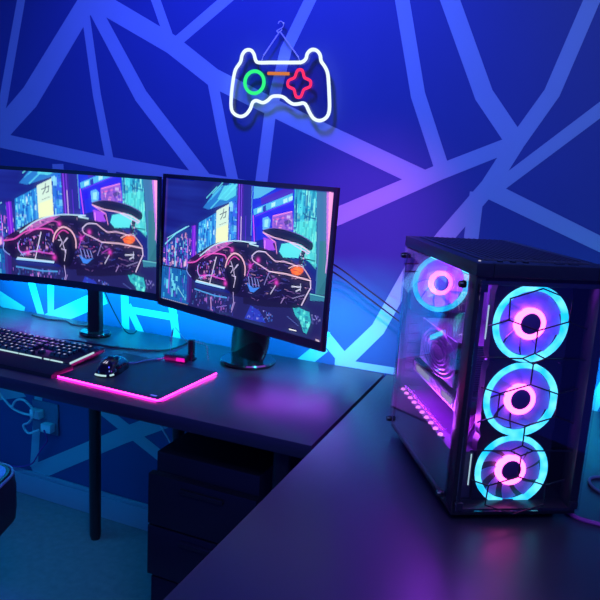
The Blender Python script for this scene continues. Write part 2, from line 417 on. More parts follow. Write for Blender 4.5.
# cyan tower and grey-green wall, pink light column
poly(c_((305, 94), (465, 102), (470, 600), (300, 480)), (52, 175, 205))
scatter(c_((305, 94), (465, 102), (470, 600), (300, 480)), 240, [(110, 240, 235), (30, 110, 170), (80, 215, 225), (40, 140, 190), (150, 245, 230), (20, 80, 140)], 7, 26)
poly(c_((310, 300), (445, 290), (445, 600), (330, 470)), (95, 235, 215), .45); line(c_((360, 240), (380, 262), (440, 280)), (30, 80, 130), 1.4); line(c_((320, 95), (318, 340)), (25, 70, 150), 1.4); line(c_((390, 100), (385, 240)), (35, 90, 150), 1.2)
poly(c_((445, 100), (535, 106), (520, 640), (440, 780), (452, 600)), (62, 112, 160)); poly(c_((470, 420), (520, 420), (505, 760), (450, 760)), (48, 118, 125), .8)
line(c_((450, 280), (450, 560)), (40, 80, 120), 1.2)
poly(c_((510, 104), (570, 108), (555, 420), (520, 640), (512, 640)), (190, 115, 225)); poly(c_((524, 104), (556, 107), (538, 420), (520, 620)), (250, 160, 220))
line(d_((520, 0), (505, 110)), (240, 190, 240), .8); line(d_((482, 465), (476, 535)), (240, 190, 230), 1.0)
# wet street
poly(b_((30, 150), (210, 185), (260, 290), (480, 330)) + d_((0, 255), (300, 305), (410, 240), (520, 255), (520, 620)) + b_((600, 560), (30, 400)), (34, 32, 92))
poly(b_((40, 150), (215, 182), (215, 392), (40, 345)), (22, 92, 168)); scatter(b_((60, 160), (212, 190), (205, 385), (60, 340)), 70, [(50, 170, 220), (20, 50, 140), (110, 220, 240), (90, 40, 190), (10, 30, 100)], 8, 22)
line(b_((100, 160), (96, 320)), (170, 70, 230), 1.6); line(b_((150, 290), (185, 345)), (150, 240, 245), 1.0); line(b_((40, 150), (215, 185)), (20, 15, 70), 2.0); poly(b_((203, 190), (235, 190), (225, 380), (203, 380)), (60, 30, 130), .8)
scatter(b_((230, 300), (480, 350), (480, 470), (235, 390)), 90, [(50, 60, 170), (120, 110, 220), (20, 15, 60), (60, 120, 200), (190, 110, 220)], 5, 12, .7)
line(b_((250, 298), (370, 340), (440, 352)), (80, 160, 230), 1.8); line(b_((345, 350), (350, 425)), (210, 160, 230), 1.4); line(b_((380, 410), (440, 400)), (130, 110, 210), 1.0); line(b_((490, 380), (470, 440)), (170, 140, 220), 1.0)
poly(d_((10, 390), (45, 310), (100, 345), (140, 420)), (42, 60, 190), .85); scatter(d_((20, 390), (50, 315), (190, 360), (190, 420)), 45, [(60, 120, 230), (90, 60, 200), (30, 30, 110), (140, 140, 220)], 6, 5, .8)
poly(d_((410, 240), (505, 262), (500, 290), (410, 285)), (58, 145, 170), .7); line(d_((410, 242), (505, 262)), (120, 215, 215), .9)
poly(d_((298, 310), (340, 326), (408, 358), (418, 420), (392, 490), (372, 480), (350, 410), (318, 372)), (52, 180, 190)); scatter(d_((310, 320), (408, 360), (412, 440), (380, 480), (340, 400)), 40, [(110, 240, 225), (40, 130, 170), (30, 70, 130)], 8, 10)
scatter(d_((420, 370), (480, 380), (475, 440), (415, 430)), 26, [(120, 110, 210), (40, 40, 110), (160, 160, 230)], 6, 4); line(d_((270, 380), (340, 440)), (90, 110, 190), .7)
# car body
DK = (24, 14, 58)
body = sm(b_((205, 132), (225, 108), (290, 62), (345, 28)) + a_((395, 462), (480, 452), (560, 458)) + c_((80, 455), (200, 498), (290, 540)) + d_((345, 88), (405, 140), (416, 170), (410, 232), (366, 312), (300, 306), (150, 292), (0, 262)) + b_((500, 345), (465, 330), (430, 300), (262, 255), (225, 225), (205, 190)), 4)
poly(body, DK)
BM = pmask(T(body))
for k in range(150):     # fine highlights along the panels
    i = rng.integers(len(body)); q = rng.uniform(0, 1) ** .8
    cx, cy = 245 + (body[i][0] - 245) * q, 274 + (body[i][1] - 274) * q
    an = rng.choice([.12, .25, -.5, 1.2, .9]) + rng.normal(0, .25); L = rng.uniform(1, 5)
    P = T([(cx, cy), (cx + L * math.cos(an), cy + L * math.sin(an))])
    keep = IMG.copy()
    line([(cx, cy), (cx + L * math.cos(an), cy + L * math.sin(an))], [(120, 90, 210), (70, 60, 170), (220, 90, 210), (170, 150, 240), (60, 90, 210), (250, 190, 230)][k % 6], rng.uniform(.5, .9), rng.uniform(.35, .8))
    IMG[:] = IMG * BM[..., None] + keep * (1 - BM[..., None])
poly(d_((0, 258), (300, 306), (366, 312), (330, 330), (140, 320), (0, 300)), (26, 20, 60))
poly(a_((300, 528), (345, 486), (420, 458), (470, 462), (400, 505), (320, 545)), (165, 95, 175)); scatter(a_((300, 528), (345, 486), (420, 458), (470, 462), (400, 505), (320, 545)), 26, [(240, 170, 215), (60, 40, 110), (220, 70, 190)], 9, 6)
line(sm(a_((275, 548), (340, 492), (400, 465), (480, 453), (560, 460), (610, 466)) + c_((30, 440), (85, 456))), (190, 230, 255), 1.5)
line(sm(a_((300, 560), (370, 520), (430, 490), (460, 500))), (225, 90, 205), 1.0)
line(sm(b_((205, 138), (250, 132), (300, 95), (360, 82), (420, 92), (432, 115))), (240, 90, 200), 1.7); line(sm(b_((205, 150), (200, 190), (225, 225))), (150, 180, 255), 1.0)
scatter(b_((255, 140), (420, 110), (430, 240), (300, 245), (250, 200)), 70, [(230, 80, 220), (130, 120, 240), (30, 18, 80), (255, 180, 240), (80, 60, 200)], 6, 9)
line(b_((372, 105), (352, 195), (336, 268)), (225, 215, 255), 1.4); line(sm(b_((262, 160), (275, 215), (330, 215), (430, 245))), (225, 90, 220), 1.3); line(b_((272, 232), (340, 212)), (170, 190, 255), .9); line(sm(b_((270, 150), (262, 190), (285, 240))), (150, 170, 255), 1.0)
poly(b_((258, 244), (335, 266), (430, 288), (425, 300), (300, 268), (250, 256)), (150, 205, 250)); line(b_((258, 244), (425, 292)), (235, 245, 255), .9)
for k in range(40):
    x = rng.uniform(20, 400); y = rng.uniform(130, 290); line(d_((x, y), (x + rng.uniform(5, 40), y + rng.uniform(-8, 14))), [(60, 50, 130), (110, 90, 190), (170, 120, 210)][k % 3], .5, .6)
for p in (b_((305, 222)), a_((466, 510)), d_((86, 32)), d_((200, 172)), b_((430, 265)), d_((38, 68))): glow(p[0], 1.9, (250, 70, 210), .8)
# wheel
poly(sm(b_((432, 175), (445, 118), (482, 86), (522, 112), (542, 170), (535, 260), (500, 330), (450, 300)), 4), (16, 10, 40))
line(sm(b_((428, 165), (444, 112), (482, 80), (524, 106), (546, 160), (546, 215))), (255, 190, 215), 1.9); line(sm(b_((442, 150), (458, 118), (484, 100), (510, 120))), (235, 70, 190), 1.2)
for q in (((460, 130), (475, 175), (462, 200)), ((500, 150), (478, 185), (488, 240)), ((468, 215), (492, 225), (480, 290)), ((455, 160), (470, 160)), ((490, 170), (505, 150))): line(b_(*q), (215, 200, 245), 1.0)
line(b_((478, 320), (482, 380), (470, 425)), (190, 170, 235), 1.0)
# rear haunch and diffuser
line(sm(c_((48, 515), (80, 488), (130, 492)) + d_((0, 0))[:0]), (225, 210, 255), 1.3)
line(sm(c_((130, 492), (180, 540)) + d_((200, 40), (250, 42), (330, 70))), (245, 200, 235), 1.2); line(sm(c_((48, 515), (55, 545), (100, 575)) + d_((155, 102))), (235, 190, 240), 1.3)
line(d_((155, 102), (260, 118), (412, 160)), (250, 205, 230), 1.5); line(d_((155, 105), (125, 185)), (150, 140, 220), .9)
poly(d_((18, 170), (60, 205), (100, 200), (62, 232), (40, 225)), (60, 130, 235)); 
for x in (28, 48, 66, 84): line(d_((x, 125 + x * .3), (x + 10, 195)), (150, 160, 245), 1.0)
line(d_((20, 130), (38, 70), (60, 50)), (200, 60, 210), 1.0); line(d_((165, 240), (195, 190)), (225, 215, 255), 1.0); line(d_((155, 170), (200, 145)), (170, 60, 190), 1.1); line(d_((230, 298), (250, 262)), (170, 140, 210), 1.0)
# wing
poly(c_((228, 440), (305, 428), (352, 470), (335, 528), (240, 525), (214, 488)), (90, 222, 228)); line(sm(c_((180, 440), (215, 520), (250, 540))), DK, 2.6)
poly(c_((355, 480), (378, 490), (360, 575), (335, 560)), DK); scatter(c_((345, 490), (395, 490), (380, 590), (340, 590)), 26, [(120, 220, 230), DK, (220, 200, 240)], 4, 5)
poly(sm(c_((110, 354), (170, 340), (250, 350), (350, 385), (422, 430), (412, 482), (345, 442), (265, 418), (180, 396), (112, 366)), 4), (17, 11, 50))
line(sm(c_((112, 368), (180, 400), (262, 422), (345, 450), (405, 490))), (245, 190, 225), 1.4); line(c_((118, 374), (190, 430), (200, 500)), (250, 150, 220), 1.1); line(sm(c_((280, 430), (345, 470), (400, 500))), (230, 190, 250), 1.2)
line(sm(c_((112, 354), (170, 341), (250, 350), (350, 385), (420, 430))), (120, 90, 190), .7); line(d_((375, 22), (440, 38)), DK, 1.2)
# tail lamp and bumper
poly(sm(d_((285, 90), (320, 72), (358, 80), (366, 104), (335, 126), (296, 116)), 4), (255, 96, 30)); glow(d_((330, 98))[0], 3, (255, 150, 60), .6); line(sm(d_((275, 82), (320, 66), (362, 76), (412, 150))), (255, 205, 215), 1.0); line(d_((300, 90), (350, 108)), (180, 30, 40), .8)
line(d_((296, 196), (352, 200)), (225, 225, 255), 1.4); line(d_((322, 226), (346, 214)), (225, 225, 255), 1.2); line(d_((412, 165), (414, 205), (388, 252), (358, 312)), (230, 210, 245), 1.5); line(d_((300, 270), (375, 250)), (150, 140, 200), .9); line(d_((350, 180), (350, 225)), (200, 200, 240), .9)
line(d_((285, 460), (325, 470)), (245, 245, 255), 1.4)
# task bar icons
for k in range(13):
    x = 66 + k * 11.5; line(b_((x, 354 + k * 3.4), (x + 5, 355.5 + k * 3.4)), (250, 235, 245), 1.3)
line(d_((450, 528), (470, 536)), (250, 225, 235), 1.2)
IMG += rng.normal(0, 0.012, IMG.shape) * (IMG + .05)
LOW = np.clip(IMG.reshape(GH, SSN, GW, SSN, 3).mean((1, 3)), 0, 1)
def blur(A, n):
    for ax in (0, 1):
        acc = np.zeros_like(A)
        for k in range(-n, n + 1): acc += np.roll(A, k, ax)
        A = acc / (2 * n + 1)
    return A
LOW = np.clip(LOW * .92 + .16 * blur(blur(LOW, 3), 3) + .35 * (LOW - blur(LOW, 1)), 0, 1)

m = bpy.data.materials.new('lit_screen_picture'); m.use_nodes = True
nt = m.node_tree; nt.nodes.clear()
o_ = nt.nodes.new('ShaderNodeOutputMaterial'); e_ = nt.nodes.new('ShaderNodeEmission'); at = nt.nodes.new('ShaderNodeAttribute')
at.attribute_name = 'picture'; e_.inputs['Strength'].default_value = 1.1
g_ = nt.nodes.new('ShaderNodeBsdfGlossy'); g_.inputs['Roughness'].default_value = 0.3; g_.inputs['Color'].default_value = (.03, .03, .03, 1)
ad = nt.nodes.new('ShaderNodeAddShader')
nt.links.new(at.outputs['Color'], e_.inputs['Color']); nt.links.new(e_.outputs[0], ad.inputs[0]); nt.links.new(g_.outputs[0], ad.inputs[1]); nt.links.new(ad.outputs[0], o_.inputs[0])
M['screen'] = m

def screen_mesh(W, H, fn, picture=None):
    xs = np.linspace(-W / 2, W / 2, GW + 1); zs = np.linspace(H, 0, GH + 1)
    V = [fn(x, -0.0012, z) for z in zs for x in xs]
    Fs = [(j * (GW + 1) + i, (j + 1) * (GW + 1) + i, (j + 1) * (GW + 1) + i + 1, j * (GW + 1) + i + 1) for j in range(GH) for i in range(GW)]
    me = bpy.data.meshes.new('screen'); me.from_pydata(V, [], Fs)
    at = me.color_attributes.new('picture', 'FLOAT_COLOR', 'CORNER')
    col = np.ones((GH * GW, 4, 4), np.float32); col[:, :, :3] = (LOW if picture is None else picture).reshape(-1, 1, 3)
    at.data.foreach_set('color', col.ravel()); me.materials.append(M['screen'])
    return me

# ------------------------------------------------------------------ monitors
def monitor(label, panel, W, H, az, tilt, foot, round_stand, curve=None, picture=None):
    root = thing('computer_monitor', label, 'monitor', (foot[0], foot[1], ZT), az)
    dx, dy = panel[0] - foot[0], panel[1] - foot[1]
    lx = dx * math.cos(az) + dy * math.sin(az); ly = -dx * math.sin(az) + dy * math.cos(az); lz = panel[2] - ZT
    ct, st = math.cos(tilt), math.sin(tilt)
    def sag(x): return x * x / (2 * curve) if curve else 0.0
    def fn(x, y, z):
        y -= sag(x); return (lx + x, ly + y * ct + z * st, lz - y * st + z * ct)
    def bend(bm):
        for v in bm.verts: v.co.y -= sag(v.co.x)
    TM = Matrix(((1, 0, 0, lx), (0, ct, st, ly), (0, -st, ct, lz), (0, 0, 0, 1)))
    bz, bb = 0.011, 0.021
    bm = new()
    # frame around the screen (open in front) and back shell that swells to the middle
    box(bm, -W / 2, -W / 2 + bz, -0.002, 0.008, 0, H, 0.001); box(bm, W / 2 - bz, W / 2, -0.002, 0.008, 0, H, 0.001)
    for z0, z1 in ((H - bz, H), (0, bb)):
        vs = box(bm, -W / 2 + bz, W / 2 - bz, -0.002, 0.008, z0, z1)
        es = [e for e in bm.edges if all(v in vs for v in e.verts) and abs(e.verts[0].co.x - e.verts[1].co.x) > .1]
        bmesh.ops.subdivide_edges(bm, edges=es, cuts=18, use_grid_fill=True)
    bend(bm)
    bmesh.ops.transform(bm, matrix=TM, verts=bm.verts)
    obj('bezel', bm, M['black'], root)
    bm = new()
    n = 14; grid = []
    for j in range(n + 1):
        row = []
        for i in range(n + 1):
            u, v = i / n, j / n; sx = math.sin(PI * u) ** .5; sz = math.sin(PI * v) ** .5
            row.append(bm.verts.new(((u - .5) * (W - .002), 0.0082 + 0.035 * min(1, 1.15 * sx * sz), v * (H - .002) + .001)))
        grid.append(row)
    for j in range(n):
        for i in range(n): bm.faces.new((grid[j][i], grid[j][i + 1], grid[j + 1][i + 1], grid[j + 1][i]))
    for i in range(n): bm.faces.new((grid[0][i], grid[n][i], grid[n][i + 1], grid[0][i + 1]))
    bend(bm)
    bmesh.ops.transform(bm, matrix=TM, verts=bm.verts)
    obj('back_shell', bm, M['black'], root, True)
    me = screen_mesh(W - 2 * bz, H - bz - bb, lambda x, y, z: fn(x, 0.0012, z + bb), picture)
    s = bpy.data.objects.new('screen', me); C.objects.link(s); s.parent = root
    # stand
    hy = ly + 0.048 + (H * .4) * st
    bm = new(); box(bm, lx - .05, lx + .05, hy - .006, hy + .012, lz + H * .3, lz + H * .55, 0.003); obj('mounting_plate', bm, M['black'], root)
    if round_stand:
        bm = new(); lathe(bm, [(0, 0), (.082, 0), (.084, .003), (.084, .008), (.080, .012), (0, .014)], 48); obj('stand_base', bm, M['gloss'], root)
        bm = new()
        P = []
        z0, z1 = 0.010, lz + H * .42
        for k in range(15):
            t = k / 14; w = 0.060 + 0.016 * math.sin(PI * min(1, .12 + t * 1.6)) - 0.012 * max(0, t - .45)
            P.append((w, z0 + (z1 - z0) * t, t))
        rows = []
        for w, z, t in P:
            yc = 0.005 + (hy + .020 - 0.005) * t ** 1.4 + 0.0; xc = lx * t - .012 * (1 - t)
            rows.append([bm.verts.new((xc + w * math.cos(2 * PI * q / 24), yc + 0.020 * math.sin(2 * PI * q / 24), z)) for q in range(24)])
        for A, B in zip(rows, rows[1:]):
            for q in range(24): bm.faces.new((A[q], A[(q + 1) % 24], B[(q + 1) % 24], B[q]))
        bm.faces.new(rows[0][::-1]); bm.faces.new(rows[-1])
        obj('stand_neck', bm, M['gloss'], root, True)
    else:
        bm = new(); lathe(bm, [(0, 0), (.052, 0), (.054, .003), (.054, .009), (.050, .013), (0, .015)], 40, Matrix.Diagonal((1.0, .8, 1, 1))); obj('stand_base', bm, M['gloss'], root)
        bm = new(); box(bm, -.022, .022, -.012, .014, 0.012, lz + H * .5, 0.004); obj('stand_neck', bm, M['black'], root)
        bm = new(); box(bm, -.018, .018, min(-.010, hy + .010), max(hy + .010, -.010), lz + H * .38, lz + H * .46, 0.003); obj('stand_arm', bm, M['black'], root)
    return root, fn

_v = np.clip(.57 + ((np.arange(GH) + .5) / GH - .57) / 1.24, 0, .999) * GH - .5
_i = np.clip(np.floor(_v).astype(int), 0, GH - 2); _f = np.clip(_v - _i, 0, 1)[:, None, None]
WIDE = LOW[_i] * (1 - _f) + LOW[_i + 1] * _f          # the wide screen crops the picture above and below
monL, fnL = monitor('wide curved left monitor with neon sports car picture, on a slim post stand', (-1.4053, -0.2642, 0.9203), 0.69, 0.353, 0.093, -0.010, (-1.398, -0.135), False, 1.5, WIDE)
monR, fnR = monitor('right monitor showing the neon sports car picture, angled, on a round glossy stand', (-0.795, -0.324, 0.899), 0.637, 0.3815, -0.3303, 0.031, (-0.838, -0.128), True)
def backstrip(root, fn, W):
    bm = new()
    a = [fn(-W * .46, .048, .030), fn(W * .46, .048, .030)]
    box(bm, a[0][0], a[1][0], a[0][1] - .001, a[0][1] + .002, a[0][2] - .006, a[0][2] + .006)
    return obj('light_strip', bm, M['strip'], root)
backstrip(monL, fnL, .5); backstrip(monR, fnR, .637)

# ------------------------------------------------------------------ keyboard
kb = thing('keyboard', 'black backlit mechanical keyboard with wrist rest, left of the mouse pad', 'keyboard', (-1.445, -0.385, ZT), 0.0)
KW = 0.45
sl = Matrix.Rotation(0.07, 4, 'X')
bm = new(); box(bm, -KW / 2, KW / 2, -0.075, 0.078, 0.006, 0.022, 0.003, mat=sl); box(bm, -KW/2 + .02, -KW/2 + .05, .055, .07, 0, .014); box(bm, KW/2 - .05, KW/2 - .02, .055, .07, 0, .014); box(bm, -KW/2 + .02, KW/2 - .02, -.072, -.06, 0, .006)
obj('keyboard_case', bm, M['steel'], kb)
bm = new()
for x0, x1 in ((-.20, -.06), (-.05, .045), (.05, .13), (.14, .158), (.163, .205)): box(bm, x0, x1, -0.0775, -0.0742, 0.0155, 0.0235, mat=sl)
obj('front_light_bar', bm, M['barlight'], kb)
bm = new(); box(bm, KW / 2 - .0015, KW / 2 + .001, -.07, .03, 0.0175, 0.0225, mat=sl); obj('side_light_bar', bm, M['barlight'], kb)
bm = new(); prism(bm, [(-.162, 0.0), (-.160, .010), (-.150, .0135), (-.085, .016), (-.0785, .015), (-.0785, 0.0)], -KW / 2, KW / 2 + .018,
                  mat=Matrix(((0, 1, 0, 0), (1, 0, 0, 0), (0, 0, 1, 0), (0, 0, 0, 1))))
obj('wrist_rest', bm, M['rubber'], kb)
def keymesh(w, lit):
    bm = new(); d = .0165
    A = [bm.verts.new((x * w / 2, y * d / 2, 0)) for x, y in ((-1, -1), (1, -1), (1, 1), (-1, 1))]
    B = [bm.verts.new((x * (w / 2 - .0022), y * (d / 2 - .0022) + .0006, .009)) for x, y in ((-1, -1), (1, -1), (1, 1), (-1, 1))]
    bm.faces.new(A[::-1]); bm.faces.new(B)
    for k in range(4): bm.faces.new((A[k], A[(k + 1) % 4], B[(k + 1) % 4], B[k]))
    if lit:   # lit legend
        hw = min(.0036, w / 2 - .004); c = [bm.verts.new((x, y + .0022, .0092)) for x, y in ((-hw, -.0022), (hw * .7, -.0022), (hw, .0022), (-hw * .7, .0022))]
        f = bm.faces.new(c); f.material_index = 1
    bmesh.ops.recalc_face_normals(bm, faces=bm.faces)
    me = bpy.data.meshes.new('keycap'); bm.to_mesh(me); bm.free(); me.materials.append(M['black']); me.materials.append(M['keylight']); return me
KM = {}
U = 0.019
rows = [  # y row, list of key widths in units; negative = gap
 (5, [1, -1, 1, 1, 1, 1, -.5, 1, 1, 1, 1, -.5, 1, 1, 1, 1, -.25, 1, 1, 1, -.25, 1, 1, 1, 1]),
 (4, [1] * 13 + [2, -.25, 1, 1, 1, -.25, 1, 1, 1, 1]),
 (3, [1.5] + [1] * 12 + [1.5, -.25, 1, 1, 1, -.25, 1, 1, 1]),
 (2, [1.75] + [1] * 11 + [2.25, -3.5, 1, 1, 1]),
 (1, [2.25] + [1] * 10 + [2.75, -1.25, 1, -1.25, 1, 1, 1]),
 (0, [1.25, 1.25, 1.25, 6.25, 1.25, 1.25, 1.25, 1.25, -.25, 1, 1, 1, -.25, 2, 1])]
nk = 0
for r, ks in rows:
    x = -KW / 2 + .006
    for w in ks:
        u = abs(w) * U
        if w > 0 and nk < 102:
            key = (round(w, 2), (nk * 7) % 5 != 0)
            if key not in KM: KM[key] = keymesh(w * U - .0018, key[1])
            k = bpy.data.objects.new('keycap', KM[key]); C.objects.link(k); k.parent = kb
            y = -.062 + r * .0205 + (.004 if r == 5 else 0)
            p = sl @ Vector((x + u / 2, y, .0215)); k.location = p; k.rotation_euler = (.07, 0, 0); nk += 1
        x += u
cable('keyboard_cable', [(-1.45, -.305, .752), (-1.44, -.26, .745), (-1.38, -.235, .7435), (-1.25, -.228, .7435), (-1.12, -.185, .7435), (-1.09, -.115, .7435), (-1.10, -.02, .7435)], .003, M['cable'], 'dark cable running from the keyboard back across the long desk behind the mouse')

# ------------------------------------------------------------------ mouse pad, mouse
mp = thing('mouse_pad', 'dark rectangular mouse pad with glowing pink edge on the long desk', 'mouse pad', (-1.031, -0.400, ZT), -0.045)
bm = new(); box(bm, -.163, .163, -.132, .132, 0.0004, .0042, 0.0); obj('pad_surface', bm, M['padcloth'], mp)
bm = new()
P = []
for cx, cy, a0 in ((.158, .127, 0), (-.158, .127, 90), (-.158, -.127, 180), (.158, -.127, 270)):
    for k in range(5):
        a = math.radians(a0 + k * 22.5); P.append((cx + .0065 * math.cos(a), cy + .0065 * math.sin(a), .0012))
tube(bm, P, .0017, 8, True); obj('light_edge', bm, M['magled'], mp)
bm = new(); box(bm, .128, .146, -.120, -.113, .0042, .0048); obj('logo_badge', bm, M['white'], mp)

ms = thing('computer_mouse', 'black gaming mouse with glowing white tail strip on the mouse pad', 'mouse', (-1.103, -0.420, ZT + .0044), 0.22)
bm = new()
n, mseg = 16, 20; rows_ = []
for j in range(n + 1):
    t = j / n; y = -.062 + .124 * t
    w = .033 * (math.sin(PI * (0.10 + .80 * t)) ** .45) * (1 - .10 * math.exp(-((t - .55) / .15) ** 2)); h = .043 * (math.sin(PI * (0.06 + .84 * t ** .85)) ** .7)
    if j in (0, n): w *= .6; h *= .55
    rows_.append([bm.verts.new((w * math.copysign(abs(math.cos(q)) ** .75, math.cos(q)), y, max(.0015, h * abs(math.sin(q)) ** .8))) for q in [PI * k / mseg for k in range(mseg + 1)]])
for A, B in zip(rows_, rows_[1:]):
    for k in range(mseg): f = bm.faces.new((A[k], A[k + 1], B[k + 1], B[k])); f.smooth = True
    bm.faces.new((A[0], A[-1], B[-1], B[0]))
bm.faces.new(rows_[0]); bm.faces.new(rows_[-1][::-1])
obj('mouse_shell', bm, M['gloss'], ms)
bm = new(); prism(bm, [(-.002, 0), (.002, 0), (.002, .002), (-.002, .002)], .005, .055, mat=Matrix.Translation((0, 0, .0385)) @ Matrix.Rotation(-.25, 4, 'X')); obj('button_gap', bm, M['black'], ms)
bm = new(); lathe(bm, [(0, -.004), (.009, -.004), (.010, 0), (.009, .004), (0, .004)], 20, Matrix.Translation((0, .036, .027)) @ Matrix.Rotation(PI / 2, 4, 'Y')); obj('scroll_wheel', bm, M['rubber'], ms)
bm = new(); tube(bm, [(-.022, -.059, .0065), (-.013, -.0645, .007), (0, -.066, .007), (.011, -.0648, .007)], .0026, 8); tube(bm, [(.020, -.060, .0075), (.027, -.052, .009)], .0026, 8); obj('tail_light', bm, M['barlight'], ms)
bm = new(); prism(bm, [(-.006, 0), (-.003, .0), (.001, .0085), (-.002, .006)], -.0004, .0004, mat=Matrix.Translation((-.002, -.043, .0345)) @ Matrix.Rotation(-.9, 4, 'X')); prism(bm, [(0, 0), (.005, 0), (.006, .008), (.003, .005)], -.0004, .0004, mat=Matrix.Translation((-.002, -.043, .0345)) @ Matrix.Rotation(-.9, 4, 'X')); obj('lit_emblem', bm, M['keylight'], ms)
cable('mouse_cable', [(-1.099, -.370, .757), (-1.095, -.340, .7475), (-1.082, -.30, .7475), (-1.06, -.262, .7475), (-1.045, -.238, .752), (-1.028, -.218, .770)], .0022, M['bluecable'], 'blue-lit mouse cable running from the mouse nose to the cable holder')

# ------------------------------------------------------------------ mouse cable holder
mb = thing('cable_holder', 'small black cable holder with upright post behind the mouse pad', 'cable holder', (-1.020, -0.232, ZT), 0.12)
bm = new(); box(bm, -.034, .034, -.017, .017, 0, .020, 0.004); obj('holder_base', bm, M['black'], mb)
bm = new(); box(bm, .006, .033, -.0178, -.0165, .004, .016); obj('magenta_label', bm, M['magcable'], mb)
bm = new(); box(bm, .026, .042, .018, .036, 0, .062, 0.003); box(bm, .022, .046, .014, .040, 0, .006, .001); obj('post', bm, M['black'], mb)
bm = new(); tube(bm, [(-.022, .0, .019), (-.026, .025, .090), (-.022, .03, .092), (.024, .03, .046), (-.028, .005, .020)], .0013, 6); tube(bm, [(-.024, .004, .055), (-.026, .022, .086)], .0013, 6); tube(bm, [(.034, .027, .06), (.05, .03, .056), (.07, .035, .052), (.078, .04, .045), (.079, .05, .0)], .0013, 6); obj('wire_arm', bm, M['bluecable'], mb)

# ------------------------------------------------------------------ computer tower
PCX = thing('computer_tower', 'black glass-fronted computer tower with glowing round fans on the side desk', 'computer', (-0.1251, -0.7715, ZT), 0.5164)
W_, D_, H_ = 0.230, 0.3975, 0.4525
zb = 0.012
def pcpart(name, bm, mat, parent=None, **k): return obj(name, bm, mat, parent or PCX, **k)
for x, y in ((.03, .05), (.2, .05), (.03, .34), (.2, .34)):
    bm = new(); lathe(bm, [(0, 0), (.013, 0), (.015, .003), (.015, zb), (0, zb)], 20, Matrix.Translation((x, y, 0))); pcpart('foot', bm, M['rubber'])
bm = new()
box(bm, 0.002, W_ - .002, .002, D_, zb, zb + .012, .002)                      # floor
box(bm, W_ - .006, W_ - .002, .035, D_ - .004, zb + .012, H_ - .026)          # far side sheet
box(bm, .190, .194, .05, D_ - .006, zb + .012, H_ - .03)                      # motherboard tray
for x in (0.0, W_ - .016): box(bm, x, x + .016, .0, .034, zb + .012, H_ - .024, .002)     # front posts
for x in (0.001, W_ - .012): box(bm, x, x + .011, D_ - .010, D_, zb + .012, H_ - .024, .001)  # rear posts
box(bm, .016, W_ - .016, .0, .034, zb + .004, zb + .013, .001); box(bm, .016, W_ - .016, .004, .034, H_ - .040, H_ - .024, .001)
pcpart('case_frame', bm, M['steel'])
# rear sheet with a round hole for the fan, slots below
bm = new()
cxr, czr, hr = .078, .352, .064
ringprism(bm, squarish(.071, 48, cxr, czr), circ(hr, 48, cxr, czr), D_ - .008, D_ - .005)
box(bm, .012, .149, D_ - .008, D_ - .005, zb + .012, .281); box(bm, .149, .219, D_ - .008, D_ - .005, zb + .012, H_ - .026)
for k in range(6): box(bm, .02, .13, D_ - .010, D_ - .008, .13 + k * .022, .146 + k * .022, .001)
pcpart('rear_panel', bm, M['inner'])
# top with dust mesh
bm = new()
A = [(0, 0), (W_, 0), (W_, D_), (0, D_)]
def shell(x0, x1, y0, y1, z0, z1): box(bm, x0, x1, y0, y1, z0, z1, .002)
shell(-.003, .026, -.004, D_ + .002, H_ - .026, H_ - .004); shell(W_ - .026, W_ + .003, -.004, D_ + .002, H_ - .026, H_ - .004)
shell(.026, W_ - .026, -.004, .045, H_ - .026, H_ - .004); shell(.026, W_ - .026, D_ - .03, D_ + .002, H_ - .026, H_ - .004)
pcpart('top_cover', bm, M['steel'])
bm = new(); box(bm, .020, W_ - .020, .038, D_ - .022, H_ - .006, H_ - .002, .001)
for k in range(15):
    x = .030 + k * .0118; box(bm, x, x + .004, .046, D_ - .03, H_ - .002, H_ - .0005)
pcpart('dust_filter', bm, M['mesh'])
for k in range(3):
    bm = new(); lathe(bm, [(0, 0), (.005, 0), (.005, .002), (0, .0025)], 14, Matrix.Translation((.045 + k * .022, .022, H_ - .004))); pcpart('audio_port', bm, M['black'])
for x in (.14, .165):
    bm = new(); box(bm, x, x + .015, .018, .026, H_ - .004, H_ - .003); pcpart('port', bm, M['black'])
bm = new(); lathe(bm, [(0, 0), (.0022, 0), (.0022, .0012), (0, .0016)], 10, Matrix.Translation((.010, .020, H_ - .004))); pcpart('power_light', bm, M['keylight'])
# power supply shroud
bm = new(); box(bm, .006, .189, .040, D_ - .010, zb + .012, .112, .002); pcpart('power_supply_shroud', bm, M['inner'])
# LED strip on the shroud edge
bm = new(); box(bm, .004, .014, .095, .365, .112, .115); st_ = pcpart('led_strip', bm, M['inner'])
for k in range(10):
    y = .104 + k * .0275
    bm = new(); lathe(bm, [(0, 0), (.0052, 0), (.0050, .0025), (.003, .0045), (0, .005)], 14, Matrix.Translation((.008, y, .1145))); pcpart('led', bm, M['stripled'], st_)
# motherboard with its blocks
bm = new(); box(bm, .182, .189, .10, D_ - .02, .125, .40, .0); 
for x0, y0, y1, z0, z1 in ((.168, .33, .37, .27, .40), (.172, .21, .32, .385, .398), (.175, .12, .33, .14, .15), (.175, .12, .33, .165, .172)): box(bm, x0, .183, y0, y1, z0, z1, .002)
pcpart('motherboard', bm, M['inner'])
bm = new()
for k in range(4): box(bm, .162, .182, .150 + k * .012, .156 + k * .012, .27, .39, .001)
pcpart('memory_sticks', bm, M['silver'])
